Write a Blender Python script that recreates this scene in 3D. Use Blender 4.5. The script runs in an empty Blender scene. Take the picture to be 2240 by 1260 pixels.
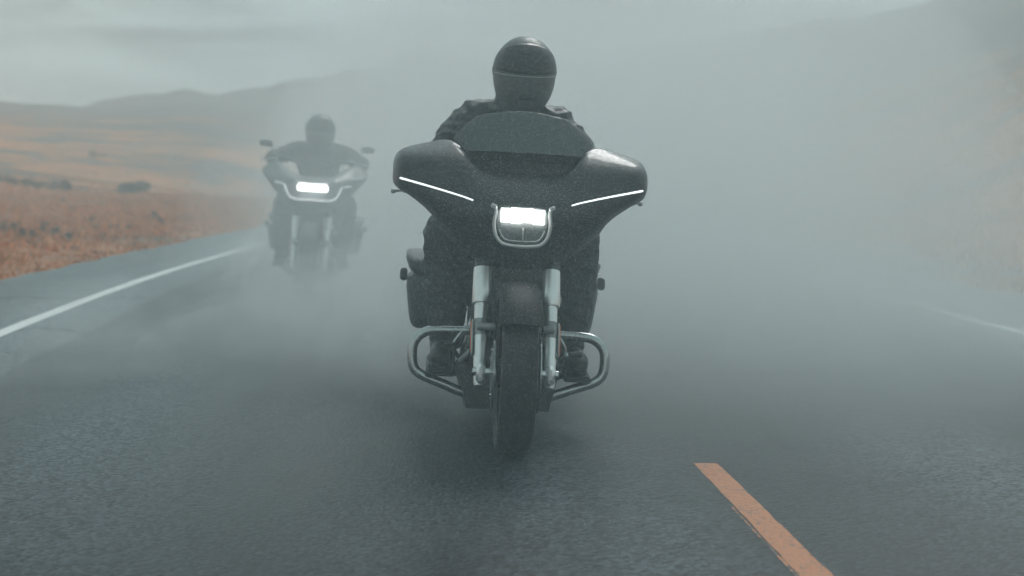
import bpy, bmesh, math, random
import numpy as np
from mathutils import Vector, Matrix, noise as mnoise
R = math.radians
random.seed(7); rng = np.random.default_rng(7)
S = bpy.context.scene
COL = S.collection

# ------------------------------------------------------------------ camera
cam_d = bpy.data.cameras.new('camera'); cam = bpy.data.objects.new('camera', cam_d); COL.objects.link(cam)
cam.location = (0, 0, 1.08)
cam.rotation_euler = (R(90 - 4.43), 0, 0)
cam_d.sensor_width = 36.0; cam_d.lens = 36.0 * 3200 / 2240
cam_d.clip_end = 3000; cam_d.clip_start = 0.05
cam_d.dof.use_dof = True; cam_d.dof.focus_distance = 5.7; cam_d.dof.aperture_fstop = 2.4
S.camera = cam

# ------------------------------------------------------------------ world and sun (overcast, wet day)
SUN_EL, SUN_AZ = 50.0, 20.0          # azimuth measured from +Y towards +X
W = bpy.data.worlds.new('World'); S.world = W; W.use_nodes = True
nt = W.node_tree; nt.nodes.clear()
def wn(t, **k):
    n = nt.nodes.new(t)
    for a, b in k.items(): setattr(n, a, b)
    return n
out = wn('ShaderNodeOutputWorld'); bg = wn('ShaderNodeBackground'); nt.links.new(bg.outputs[0], out.inputs[0])
sky = wn('ShaderNodeTexSky', sky_type='NISHITA', sun_disc=False)
sky.sun_elevation = R(SUN_EL); sky.sun_rotation = R(SUN_AZ); sky.dust_density = 4.0; sky.air_density = 1.0
hs = wn('ShaderNodeHueSaturation'); hs.inputs['Saturation'].default_value = 0.10
nt.links.new(sky.outputs[0], hs.inputs['Color'])
tc = wn('ShaderNodeTexCoord'); mp = wn('ShaderNodeMapping'); mp.inputs['Scale'].default_value = (1.6, 1.6, 9.0)
mp.inputs['Rotation'].default_value = (0, R(-5), 0); mp.inputs['Location'].default_value = (7.1, 3.1, 1.2)
nt.links.new(tc.outputs['Generated'], mp.inputs[0])
nz = wn('ShaderNodeTexNoise'); nz.inputs['Scale'].default_value = 3.6; nz.inputs['Detail'].default_value = 7; nz.inputs['Roughness'].default_value = 0.52
nz.inputs['Distortion'].default_value = 0.5
nt.links.new(mp.outputs[0], nz.inputs['Vector'])
rmp = wn('ShaderNodeMapRange'); rmp.inputs[1].default_value = 0.32; rmp.inputs[2].default_value = 0.68
rmp.inputs[3].default_value = 0.36; rmp.inputs[4].default_value = 1.36
nt.links.new(nz.outputs['Fac'], rmp.inputs[0])
grey = wn('ShaderNodeMix', data_type='RGBA'); grey.inputs[0].default_value = 0.55   # the cloud deck evens the sky out
nt.links.new(hs.outputs[0], grey.inputs[6]); grey.inputs[7].default_value = (5.6, 6.7, 6.5, 1)
mul = wn('ShaderNodeVectorMath', operation='MULTIPLY'); nt.links.new(grey.outputs[2], mul.inputs[0])
tint = wn('ShaderNodeVectorMath', operation='SCALE'); tint.inputs[0].default_value = (0.85, 0.985, 1.0)
nt.links.new(rmp.outputs[0], tint.inputs['Scale']); nt.links.new(tint.outputs[0], mul.inputs[1])
nt.links.new(mul.outputs[0], bg.inputs[0]); bg.inputs[1].default_value = 0.098

sl = bpy.data.lights.new('sun', 'SUN'); so = bpy.data.objects.new('sun', sl); COL.objects.link(so)
sl.energy = 1.5; sl.angle = R(25); sl.color = (1.0, 0.99, 0.96)
az, el = R(SUN_AZ), R(SUN_EL)
sd = Vector((math.sin(az) * math.cos(el), math.cos(az) * math.cos(el), math.sin(el)))
so.rotation_euler = (-sd).to_track_quat('-Z', 'Y').to_euler(); so.location = sd * 200

S.view_settings.view_transform = 'Standard'; S.view_settings.look = 'None'
S.view_settings.exposure = 0.25; S.view_settings.gamma = 1.0; S.view_settings.use_curve_mapping = False
S.render.engine = 'CYCLES'
S.cycles.use_denoising = True; S.cycles.max_bounces = 8; S.cycles.volume_bounces = 2
S.cycles.transparent_max_bounces = 12; S.cycles.sample_clamp_indirect = 1.5; S.cycles.sample_clamp_direct = 5
S.cycles.adaptive_threshold = .05; S.cycles.adaptive_min_samples = 16; S.cycles.caustics_reflective = False; S.cycles.caustics_refractive = False

# ------------------------------------------------------------------ helpers
def sm(a, b, x):
    t = np.clip((np.asarray(x, float) - a) / (b - a), 0, 1); return t * t * (3 - 2 * t)
def itp(x, pts):
    return float(np.interp(x, [p[0] for p in pts], [p[1] for p in pts]))
def catmull(pts, n=6, closed=False):
    P = [Vector(p) for p in pts]; o = []; m = len(P)
    for i in range(m if closed else m - 1):
        g = (lambda k: P[k % m]) if closed else (lambda k: P[min(max(k, 0), m - 1)])
        a, b, c, d = g(i - 1), g(i), g(i + 1), g(i + 2)
        for j in range(n):
            t = j / n
            o.append(0.5 * ((2 * b) + (c - a) * t + (2 * a - 5 * b + 4 * c - d) * t * t + (3 * b - a - 3 * c + d) * t ** 3))
    if not closed: o.append(P[-1])
    return o

class MB:
    def __init__(s): s.v = []; s.f = []
    def add(s, v, f):
        o = len(s.v); s.v += [tuple(p) for p in v]; s.f += [tuple(i + o for i in q) for q in f]; return s
    def box(s, c, d, ch=0.004, rot=None):
        hx, hy, hz = d[0] / 2, d[1] / 2, d[2] / 2; k = min(ch, hx * .9, hy * .9, hz * .9); vs = []; key = {}
        for sx in (-1, 1):
            for sy in (-1, 1):
                for sz in (-1, 1):
                    for ax in range(3):
                        p = [sx * hx, sy * hy, sz * hz]
                        for q in range(3):
                            if q != ax: p[q] -= (sx, sy, sz)[q] * k
                        key[(sx, sy, sz, ax)] = len(vs); vs.append(Vector(p))
        fs = []
        for ax in range(3):
            o1, o2 = [(1, 2), (2, 0), (0, 1)][ax]
            for sg in (-1, 1):
                q = []
                for a, b in ((-1, -1), (1, -1), (1, 1), (-1, 1)):
                    sgn = [0, 0, 0]; sgn[ax] = sg; sgn[o1] = a; sgn[o2] = b; q.append(key[tuple(sgn) + (ax,)])
                fs.append(q if sg > 0 else q[::-1])
            for a in (-1, 1):
                for b in (-1, 1):
                    def kk(t, w):
                        sgn = [0, 0, 0]; sgn[ax] = t; sgn[o1] = a; sgn[o2] = b; return key[tuple(sgn) + (w,)]
                    q = [kk(-1, o1), kk(1, o1), kk(1, o2), kk(-1, o2)]
                    fs.append(q if a * b < 0 else q[::-1])
        for sx in (-1, 1):
            for sy in (-1, 1):
                for sz in (-1, 1):
                    q = [key[(sx, sy, sz, 0)], key[(sx, sy, sz, 1)], key[(sx, sy, sz, 2)]]
                    fs.append(q if sx * sy * sz > 0 else q[::-1])
        M = rot.to_3x3() if rot is not None else Matrix.Identity(3)
        return s.add([M @ p + Vector(c) for p in vs], fs)
    def loft(s, rings, closed=True, caps=True):
        n = len(rings[0]); v = [p for r in rings for p in r]; f = []
        for i in range(len(rings) - 1):
            for j in range(n if closed else n - 1):
                k = (j + 1) % n; f.append((i * n + j, i * n + k, (i + 1) * n + k, (i + 1) * n + j))
        if caps and closed:
            f.append(tuple(range(n))[::-1]); o = (len(rings) - 1) * n; f.append(tuple(range(o, o + n)))
        return s.add(v, f)
    def tube(s, pts, r, n=12, closed=False, round_caps=False, flat=1.0):
        P = [Vector(p) for p in pts]; m = len(P); rr = list(r) if hasattr(r, '__len__') else [r] * m
        T = []
        for i in range(m):
            a = P[(i - 1) % m] if closed or i > 0 else P[i]; b = P[(i + 1) % m] if closed or i < m - 1 else P[i]
            t = (b - a); T.append(t.normalized() if t.length > 1e-9 else Vector((0, 0, 1)))
        if round_caps:
            h0, h1, r0, r1 = P[0], P[-1], rr[0], rr[-1]
            pre = [(h0 - T[0] * r0 * math.sin(a), r0 * math.cos(a)) for a in (1.45, 1.05, .55)]
            post = [(h1 + T[-1] * r1 * math.sin(a), r1 * math.cos(a)) for a in (.55, 1.05, 1.45)]
            P = [p for p, _ in pre] + P + [p for p, _ in post]; rr = [q for _, q in pre] + rr + [q for _, q in post]
            T = [T[0]] * 3 + T + [T[-1]] * 3
        up = Vector((0, 0, 1)) if abs(T[0].z) < .9 else Vector((1, 0, 0))
        nrm = (up - T[0] * up.dot(T[0])).normalized(); rings = []
        for p, t, q in zip(P, T, rr):
            nrm = (nrm - t * nrm.dot(t)).normalized(); b = t.cross(nrm)
            rings.append([p + (nrm * math.cos(2 * math.pi * k / n) + b * math.sin(2 * math.pi * k / n) * flat) * q for k in range(n)])
        if closed: rings.append(rings[0]); return s.loft(rings, caps=False)
        return s.loft(rings)
    def lathe(s, prof, c=(0, 0, 0), ax='X', n=40, closed=True, mod=None):
        rings = []
        for k in range(n + 1):
            a = 2 * math.pi * (k % n) / n; ring = []
            for j, (r, h) in enumerate(prof):
                if mod: r += mod(k % n, j)
                if ax == 'X': p = (h, r * math.cos(a), r * math.sin(a))
                elif ax == 'Z': p = (r * math.cos(a), r * math.sin(a), h)
                else: p = (r * math.sin(a), h, r * math.cos(a))
                ring.append((p[0] + c[0], p[1] + c[1], p[2] + c[2]))
            rings.append(ring)
        return s.loft(rings, closed=closed, caps=False)
    def ell(s, c, r, n=16, m=10):
        rings = []
        for i in range(m + 1):
            a = -math.pi / 2 + math.pi * (i + .02) / (m + .04)
            rings.append([(c[0] + r[0] * math.cos(a) * math.cos(2 * math.pi * k / n), c[1] + r[1] * math.cos(a) * math.sin(2 * math.pi * k / n), c[2] + r[2] * math.sin(a)) for k in range(n)])
        return s.loft(rings)
    def mesh(s, name, mat, ang=38):
        me = bpy.data.meshes.new(name); me.from_pydata(s.v, [], s.f)
        bm = bmesh.new(); bm.from_mesh(me); bmesh.ops.remove_doubles(bm, verts=bm.verts, dist=1e-6)
        bmesh.ops.recalc_face_normals(bm, faces=bm.faces); bm.to_mesh(me); bm.free()
        me.polygons.foreach_set('use_smooth', [True] * len(me.polygons)); me.set_sharp_from_angle(angle=R(ang))
        if mat: me.materials.append(mat)
        return me
    def build(s, name, mat, parent=None, ang=38, label=None):
        return link(name, s.mesh(name, mat, ang), parent, label)
def link(name, me, parent=None, label=None):
    o = bpy.data.objects.new(name, me); COL.objects.link(o)
    if parent is not None: o.parent = parent
    if label: o['label'] = label
    return o
def tag(o, label=None, cat=None, group=None, kind=None):
    for k, v in (('label', label), ('category', cat), ('group', group), ('kind', kind)):
        if v: o[k] = v
    return o
def empty(name, loc=(0, 0, 0)):
    o = bpy.data.objects.new(name, None); o.location = loc; o.empty_display_size = .2; COL.objects.link(o); return o
def copy_tree(o, parent):
    c = o.copy(); COL.objects.link(c); c.parent = parent
    for ch in o.children: copy_tree(ch, c)
    return c
def mirror(pts): return [(-p[0], p[1], p[2]) for p in pts]

# ------------------------------------------------------------------ materials
def mat(name, base, rough=.5, metal=0., coat=0., noise_amt=.0, noise_scale=20., bump=0., bump_scale=200., rough_var=0., alpha=1., spec=.5, trans=0., coords='Object'):
    m = bpy.data.materials.new(name); m.use_nodes = True; t = m.node_tree; b = t.nodes['Principled BSDF']
    b.inputs['Base Color'].default_value = (*base, 1); b.inputs['Roughness'].default_value = rough
    b.inputs['Metallic'].default_value = metal; b.inputs['Coat Weight'].default_value = coat; b.inputs['Coat Roughness'].default_value = .12
    b.inputs['Alpha'].default_value = alpha; b.inputs['Specular IOR Level'].default_value = spec; b.inputs['Transmission Weight'].default_value = trans
    c = t.nodes.new('ShaderNodeTexCoord')
    if noise_amt or rough_var:
        n = t.nodes.new('ShaderNodeTexNoise'); n.inputs['Scale'].default_value = noise_scale; n.inputs['Detail'].default_value = 5
        t.links.new(c.outputs[coords], n.inputs['Vector'])
        if noise_amt:
            r = t.nodes.new('ShaderNodeMapRange'); r.inputs[1].default_value = .3; r.inputs[2].default_value = .7
            r.inputs[3].default_value = 1 - noise_amt; r.inputs[4].default_value = 1 + noise_amt; t.links.new(n.outputs['Fac'], r.inputs[0])
            x = t.nodes.new('ShaderNodeVectorMath'); x.operation = 'SCALE'; x.inputs[0].default_value = base
            t.links.new(r.outputs[0], x.inputs['Scale']); t.links.new(x.outputs[0], b.inputs['Base Color'])
        if rough_var:
            r = t.nodes.new('ShaderNodeMapRange'); r.inputs[1].default_value = .3; r.inputs[2].default_value = .7
            r.inputs[3].default_value = max(0, rough - rough_var); r.inputs[4].default_value = min(1, rough + rough_var)
            t.links.new(n.outputs['Fac'], r.inputs[0]); t.links.new(r.outputs[0], b.inputs['Roughness'])
    if bump:
        n = t.nodes.new('ShaderNodeTexVoronoi'); n.inputs['Scale'].default_value = bump_scale; n.inputs['Randomness'].default_value = 1
        t.links.new(c.outputs[coords], n.inputs['Vector'])
        r = t.nodes.new('ShaderNodeMapRange'); r.inputs[1].default_value = .0; r.inputs[2].default_value = .45; r.inputs[3].default_value = 1; r.inputs[4].default_value = 0
        t.links.new(n.outputs['Distance'], r.inputs[0])
        q = t.nodes.new('ShaderNodeBump'); q.inputs['Strength'].default_value = bump; q.inputs['Distance'].default_value = .002
        t.links.new(r.outputs[0], q.inputs['Height']); t.links.new(q.outputs[0], b.inputs['Normal'])
    return m
M = dict(
    paint=mat('wet black paint', (.011, .016, .020), .48, coat=.4, rough_var=.14, noise_scale=60, bump=.55, bump_scale=150),
    satin=mat('satin black plastic', (.014, .015, .016), .5, rough_var=.1, noise_scale=30, bump=.3, bump_scale=170),
    silver=mat('silver fork metal', (.88, .90, .90), .36, .85, rough_var=.08, noise_scale=25, bump=.12, bump_scale=160),
    grey=mat('cast grey metal', (.30, .32, .33), .42, .6, noise_amt=.15, noise_scale=60),
    chrome=mat('wet chrome', (.60, .63, .64), .16, 1., rough_var=.07, noise_scale=40, bump=.15, bump_scale=160),
    darkchrome=mat('dark chrome', (.44, .47, .48), .2, 1., rough_var=.08, noise_scale=40, bump=.15, bump_scale=160),
    engine=mat('black engine metal', (.016, .019, .021), .42, .3, noise_amt=.3, noise_scale=50),
    rubber=mat('wet tyre rubber', (.013, .016, .018), .55, rough_var=.15, noise_scale=40),
    leather=mat('wet black leather', (.018, .023, .026), .5, rough_var=.16, noise_scale=35, bump=.35, bump_scale=260),
    denim=mat('dark wet trousers', (.016, .021, .026), .7, noise_amt=.25, noise_scale=60),
    glove=mat('black glove', (.018, .018, .019), .5, noise_amt=.2, noise_scale=80),
    boot=mat('black boot leather', (.022, .022, .022), .4, noise_amt=.2, noise_scale=50),
    helmet=mat('wet helmet shell', (.085, .095, .10), .5, coat=.12, rough_var=.12, noise_scale=50, bump=.45, bump_scale=150),
    visor=mat('dark visor', (.010, .012, .014), .42, coat=.1, rough_var=.1, noise_scale=60, bump=.5, bump_scale=140),
    gloss=mat('black fender paint', (.008, .011, .013), .62, rough_var=.1, noise_scale=50, spec=.25),
    shine=mat('wet grey fairing paint', (.04, .047, .05), .42, coat=.25, rough_var=.08, noise_scale=40),
    seam=mat('pale rubber seam', (.45, .47, .47), .4),
    trim=mat('frosted light trim', (.50, .53, .53), .35, .3),
    lens=mat('dark headlight lens', (.16, .18, .18), .22, coat=.8, noise_amt=.2, noise_scale=90, bump=.3, bump_scale=160),
    amber=mat('amber reflector', (.85, .20, .04), .3),
    seat=mat('black vinyl seat', (.018, .018, .018), .5, noise_amt=.2),
    redlens=mat('red lens', (.25, .01, .01), .2),
    glass=mat('instrument glass', (.01, .012, .014), .1),
    mirror=mat('mirror glass', (.7, .7, .7), .03, 1.),
)
# smoked windshield: a thin tinted sheet
w = bpy.data.materials.new('smoked windshield'); w.use_nodes = True; t = w.node_tree; t.nodes.clear()
o_ = t.nodes.new('ShaderNodeOutputMaterial'); mx = t.nodes.new('ShaderNodeMixShader'); tr = t.nodes.new('ShaderNodeBsdfTransparent'); pb = t.nodes.new('ShaderNodeBsdfPrincipled')
tr.inputs[0].default_value = (.22, .24, .25, 1); pb.inputs['Base Color'].default_value = (.14, .165, .17, 1); pb.inputs['Roughness'].default_value = .35
vb = t.nodes.new('ShaderNodeTexVoronoi'); vb.inputs['Scale'].default_value = 150; vc = t.nodes.new('ShaderNodeTexCoord'); t.links.new(vc.outputs['Object'], vb.inputs['Vector'])
bb = t.nodes.new('ShaderNodeBump'); bb.inputs['Strength'].default_value = .5; bb.inputs['Distance'].default_value = .002; bb.invert = True
t.links.new(vb.outputs['Distance'], bb.inputs['Height']); t.links.new(bb.outputs[0], pb.inputs['Normal'])
mx.inputs[0].default_value = .62; t.links.new(tr.outputs[0], mx.inputs[1]); t.links.new(pb.outputs[0], mx.inputs[2]); t.links.new(mx.outputs[0], o_.inputs[0])
M['smoke'] = w
def emis(name, col, s):
    m = bpy.data.materials.new(name); m.use_nodes = True; t = m.node_tree; b = t.nodes['Principled BSDF']
    if s < 2: m.cycles.emission_sampling = 'NONE'
    b.inputs['Base Color'].default_value = (.8, .8, .8, 1); b.inputs['Emission Color'].default_value = (*col, 1); b.inputs['Emission Strength'].default_value = s
    return m
M['led'] = emis('lit headlight', (1, .98, .95), 16.0)
M['led_far'] = emis('lit bar headlight', (1, .98, .95), 25.0)
M['strip'] = emis('lit running strip', (.92, 1, 1), 1.1)
M['drl'] = emis('lit running trim', (.9, 1, 1), .22)

# ------------------------------------------------------------------ road course
SL = [(-40, -.058), (3, -.058), (7, -.070), (10, -.078), (13, -.062), (18, -.014), (29, .022), (60, .12), (120, .28), (400, .5)]
_ys = np.arange(-40, 260, .25); _sl = np.interp(_ys, [a for a, _ in SL], [b for _, b in SL]); _cx = np.cumsum(_sl) * .25
_cx += 0.0 - np.interp(10., _ys, _cx)
def road_x(y): return np.interp(y, _ys, _cx)
def vn2(x, y, seed=0):
    xi = np.floor(x).astype(np.int64); yi = np.floor(y).astype(np.int64); fx = x - xi; fy = y - yi
    fx = fx * fx * (3 - 2 * fx); fy = fy * fy * (3 - 2 * fy)
    def h(a, b):
        n = (a * 374761393 + b * 668265263 + seed * 974711) & 0xffffffff; n = ((n ^ (n >> 13)) * 1274126177) & 0xffffffff
        return ((n ^ (n >> 16)) & 0xffff) / 65535.0
    return (h(xi, yi) * (1 - fx) + h(xi + 1, yi) * fx) * (1 - fy) + (h(xi, yi + 1) * (1 - fx) + h(xi + 1, yi + 1) * fx) * fy
def fbm(x, y, o=4, seed=0):
    s = 0; a = .5
    for k in range(o): s = s + a * vn2(x * 2 ** k, y * 2 ** k, seed + k); a *= .5
    return s
SKY = [(-3000, 250), (-800, 262), (0, 246), (100, 243), (160, 242), (250, 240), (330, 232), (400, 219), (450, 222), (500, 226), (600, 212), (660, 192), (760, 178), (850, 160), (905, 120), (935, 104), (960, 128), (1020, 150), (1120, 142),
       (1280, 140), (1400, 124), (1470, 95), (1530, 96), (1600, 82), (1700, 62), (1900, 40), (2240, -10), (3000, -40), (6000, 60)]
def ground_z(X, Y):
    X = np.asarray(X, float); Y = np.asarray(Y, float); r = np.hypot(X, Y)
    u = np.where(Y > .5, X / np.maximum(Y, .5), np.sign(X) * 2.0); u = np.clip(u, -2, 2)
    px = 1120 + 3200 * u
    el = (382 - np.interp(px, [a for a, _ in SKY], [b for _, b in SKY])) / 3200
    front = sm(-.3, .4, Y / np.maximum(r, .1))
    rr = np.interp(px, [-2000, 0, 500, 900, 1400, 1800, 2240, 4000], [180, 200, 240, 320, 300, 260, 230, 220])
    r0 = np.interp(px, [-2000, 0, 500, 900, 1300, 1700, 2240, 4000], [58, 58, 70, 110, 90, 40, 18, 14])
    t = np.clip((r - r0) / (rr - r0), 0, 1.25)
    hill = (1.0 + el * rr) * np.where(t < 1, t ** 1.15, 1 - (t - 1) * .6) * front
    lat = np.abs(X - road_x(Y)); fld = sm(6, 45, lat) * 1.0 * sm(10, 55, r)
    n = (fbm(X / 14, Y / 14, 4, 3) - .47) * 1.0 * sm(8, 60, r) + (fbm(X / 3.0, Y / 3.0, 2, 9) - .37) * .16
    big = (fbm(X / 40, Y / 40, 6, 21) - .47) * 2.6 * sm(.35, 1, t)
    big = big + (fbm(X / 9, Y / 9, 5, 33) - .47) * 2.6 * sm(.55, 1, t)
    z = (hill + fld + n + big * front) * np.maximum(sm(5.2, 16, lat), sm(120, 175, Y) * .999)
    return z + np.where(lat < 5.15, -.05, np.where(lat < 5.6, -.05 + (lat - 5.15) / .45 * .03, -.02))

def sheet(name, m, y0, y1, l, rgt, z, step=.5, jag=0., parent=None, nx=1):
    ys = np.arange(y0, y1 + 1e-6, step); v = []; f = []
    for i, y in enumerate(ys):
        c = float(road_x(y)); a = l + (random.uniform(-jag, jag)); b = rgt + random.uniform(-jag, jag)
        for k in range(nx + 1): v.append((c + a + (b - a) * k / nx, y, z))
    for i in range(len(ys) - 1):
        for k in range(nx):
            q = i * (nx + 1) + k; f.append((q, q + 1, q + nx + 2, q + nx + 1))
    me = bpy.data.meshes.new(name); me.from_pydata(v, [], f); me.materials.append(m)
    at_ = me.attributes.new('lateral', 'FLOAT', 'POINT'); at_.data.foreach_set('value', [p[0] - float(road_x(p[1])) for p in v])
    return link(name, me, parent)

def asphalt(name, base, var, rough):
    m = bpy.data.materials.new(name); m.use_nodes = True; t = m.node_tree; b = t.nodes['Principled BSDF']; L = t.links.new
    g = t.nodes.new('ShaderNodeNewGeometry')
    v = t.nodes.new('ShaderNodeTexVoronoi'); v.inputs['Scale'].default_value = 75; L(g.outputs['Position'], v.inputs['Vector'])
    n = t.nodes.new('ShaderNodeTexNoise'); n.inputs['Scale'].default_value = 120; n.inputs['Detail'].default_value = 3; L(g.outputs['Position'], n.inputs['Vector'])
    mp = t.nodes.new('ShaderNodeMapping'); mp.inputs['Scale'].default_value = (1.0, .22, 1); L(g.outputs['Position'], mp.inputs[0])
    big = t.nodes.new('ShaderNodeTexNoise'); big.inputs['Scale'].default_value = 1.3; big.inputs['Detail'].default_value = 5; L(mp.outputs[0], big.inputs['Vector'])
    mr = t.nodes.new('ShaderNodeMapRange'); mr.inputs[1].default_value = .3; mr.inputs[2].default_value = .7; mr.inputs[3].default_value = .6; mr.inputs[4].default_value = 1.45; L(n.outputs['Fac'], mr.inputs[0])
    mb = t.nodes.new('ShaderNodeMapRange'); mb.inputs[1].default_value = .3; mb.inputs[2].default_value = .7; mb.inputs[3].default_value = 1 - var; mb.inputs[4].default_value = 1 + var; L(big.outputs['Fac'], mb.inputs[0])
    st = t.nodes.new('ShaderNodeSeparateColor'); L(v.outputs['Color'], st.inputs[0])
    ms = t.nodes.new('ShaderNodeMapRange'); ms.inputs[3].default_value = .15; ms.inputs[4].default_value = 2.6; L(st.outputs[0], ms.inputs[0])
    k1 = t.nodes.new('ShaderNodeMath'); k1.operation = 'MULTIPLY'; L(mr.outputs[0], k1.inputs[0]); L(mb.outputs[0], k1.inputs[1])
    k2 = t.nodes.new('ShaderNodeMath'); k2.operation = 'MULTIPLY'; L(k1.outputs[0], k2.inputs[0]); L(ms.outputs[0], k2.inputs[1])
    # wheel tracks worn smoother and paler, oil-dark strip between them
    la = t.nodes.new('ShaderNodeAttribute'); la.attribute_name = 'lateral'
    wv = t.nodes.new('ShaderNodeMath'); wv.operation = 'MULTIPLY_ADD'; wv.inputs[1].default_value = 2 * math.pi / 1.75; wv.inputs[2].default_value = .9; L(la.outputs['Fac'], wv.inputs[0])
    dn = t.nodes.new('ShaderNodeMath'); dn.operation = 'MULTIPLY_ADD'; dn.inputs[1].default_value = 2.2; L(big.outputs['Fac'], dn.inputs[0]); L(wv.outputs[0], dn.inputs[2])
    sn = t.nodes.new('ShaderNodeMath'); sn.operation = 'SINE'; L(dn.outputs[0], sn.inputs[0])
    tk = t.nodes.new('ShaderNodeMath'); tk.operation = 'MULTIPLY_ADD'; tk.inputs[1].default_value = .20; tk.inputs[2].default_value = 1; L(sn.outputs[0], tk.inputs[0])
    k3 = t.nodes.new('ShaderNodeMath'); k3.operation = 'MULTIPLY'; L(k2.outputs[0], k3.inputs[0]); L(tk.outputs[0], k3.inputs[1]); k2 = k3
    c = t.nodes.new('ShaderNodeVectorMath'); c.operation = 'SCALE'; c.inputs[0].default_value = base; L(k2.outputs[0], c.inputs['Scale']); L(c.outputs[0], b.inputs['Base Color'])
    rr = t.nodes.new('ShaderNodeMapRange'); rr.inputs[1].default_value = .3; rr.inputs[2].default_value = .7; rr.inputs[3].default_value = rough - .12; rr.inputs[4].default_value = rough + .12
    b.inputs['Specular IOR Level'].default_value = .16; L(big.outputs['Fac'], rr.inputs[0]); L(rr.outputs[0], b.inputs['Roughness'])
    bp = t.nodes.new('ShaderNodeBump'); bp.inputs['Strength'].default_value = .45; bp.inputs['Distance'].default_value = .003; bp.invert = True
    L(v.outputs['Distance'], bp.inputs['Height']); L(bp.outputs[0], b.inputs['Normal'])
    return m
road = tag(sheet('road', asphalt('old wet asphalt', (.070, .085, .092), .35, .46), -6, 150, -4.9, 4.75, 0, .5, .07, nx=2), 'wet grey two-lane road bending away into the spray', None, None, 'structure')
sheet('lane_surface', asphalt('newer dark asphalt', (.024, .0305, .0350), .6, .42), -6, 150, -2.92, 3.2, .004, .4, .025, road)

def paint(name, base, wear, scale):
    m = bpy.data.materials.new(name); m.use_nodes = True; t = m.node_tree; b = t.nodes['Principled BSDF']; L = t.links.new
    g = t.nodes.new('ShaderNodeNewGeometry'); n = t.nodes.new('ShaderNodeTexNoise'); n.inputs['Scale'].default_value = scale; n.inputs['Detail'].default_value = 8; n.inputs['Roughness'].default_value = .7
    L(g.outputs['Position'], n.inputs['Vector'])
    mr = t.nodes.new('ShaderNodeMapRange'); mr.inputs[1].default_value = wear; mr.inputs[2].default_value = wear + .07; L(n.outputs['Fac'], mr.inputs[0])
    mx = t.nodes.new('ShaderNodeMix'); mx.data_type = 'RGBA'; mx.inputs[6].default_value = (.06, .06, .06, 1); mx.inputs[7].default_value = (*base, 1); L(mr.outputs[0], mx.inputs[0])
    L(mx.outputs[2], b.inputs['Base Color']); b.inputs['Roughness'].default_value = .5
    v = t.nodes.new('ShaderNodeTexVoronoi'); v.inputs['Scale'].default_value = 70; L(g.outputs['Position'], v.inputs['Vector'])
    bp = t.nodes.new('ShaderNodeBump'); bp.inputs['Strength'].default_value = .5; bp.inputs['Distance'].default_value = .004; bp.invert = True; L(v.outputs['Distance'], bp.inputs['Height']); L(bp.outputs[0], b.inputs['Normal'])
    return m
M['white_paint'] = paint('white road paint', (.62, .65, .64), .32, 30); M['yellow_paint'] = paint('orange road paint', (.40, .125, .028), .38, 40)
M['worn_yellow'] = paint('worn orange road paint', (.55, .19, .06), .47, 26)
sheet('edge_line', M['white_paint'], -6, 150, -3.56, -3.44, .0015, .5, .004, road)
sheet('edge_line', M['white_paint'], -6, 150, 3.44, 3.56, .0015, .5, .004, road)
for y0, y1 in ((2.3, 5.47), (14.6, 17.7)):
    sheet('centre_dash', M['yellow_paint'], y0, y1, .345, .435, .0052, .1, .003, road)
    sheet('paint_streak', M['worn_yellow'], y0, y1 - .7, .333, .339, .0052, .1, .002, road)

cm = mat('wet crack filler', (.006, .009, .011), .6, noise_amt=.3, noise_scale=8, spec=.1)
def crack(pts, w_):
    P = [Vector((float(road_x(y)) + l, y, .0052 if l > -2.9 else .0012)) for l, y in pts]; Q = []
    for a, b in zip(P[:-1], P[1:]):
        for k in range(7): q = a.lerp(b, k / 7); Q.append(q + Vector((random.gauss(0, .014), random.gauss(0, .045), 0)))
    v = []
    for i, q in enumerate(Q):
        d = (Q[min(i + 1, len(Q) - 1)] - Q[max(i - 1, 0)]).normalized(); n = Vector((-d.y, d.x, 0)) * w_ * random.uniform(.3, 1.3) * (.25 if i in (0, len(Q) - 1) else 1); v += [q - n, q + n]
    me = bpy.data.meshes.new('crack'); me.from_pydata([tuple(p) for p in v], [], [(2 * i, 2 * i + 1, 2 * i + 3, 2 * i + 2) for i in range(len(Q) - 1)]); me.materials.append(cm); link('crack', me, road)
for pts, w_ in (([(-3.5, 10.2), (-2.9, 10.1)], .03), ([(-4.8, 13.0), (-3.6, 12.7), (-2.9, 12.9)], .035), ([(.25, 7.9), (1.0, 7.85), (1.6, 7.9)], .02), 
                ([(-1.9, 9.6), (-.8, 9.4)], .02)):
    crack(pts, w_)

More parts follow.
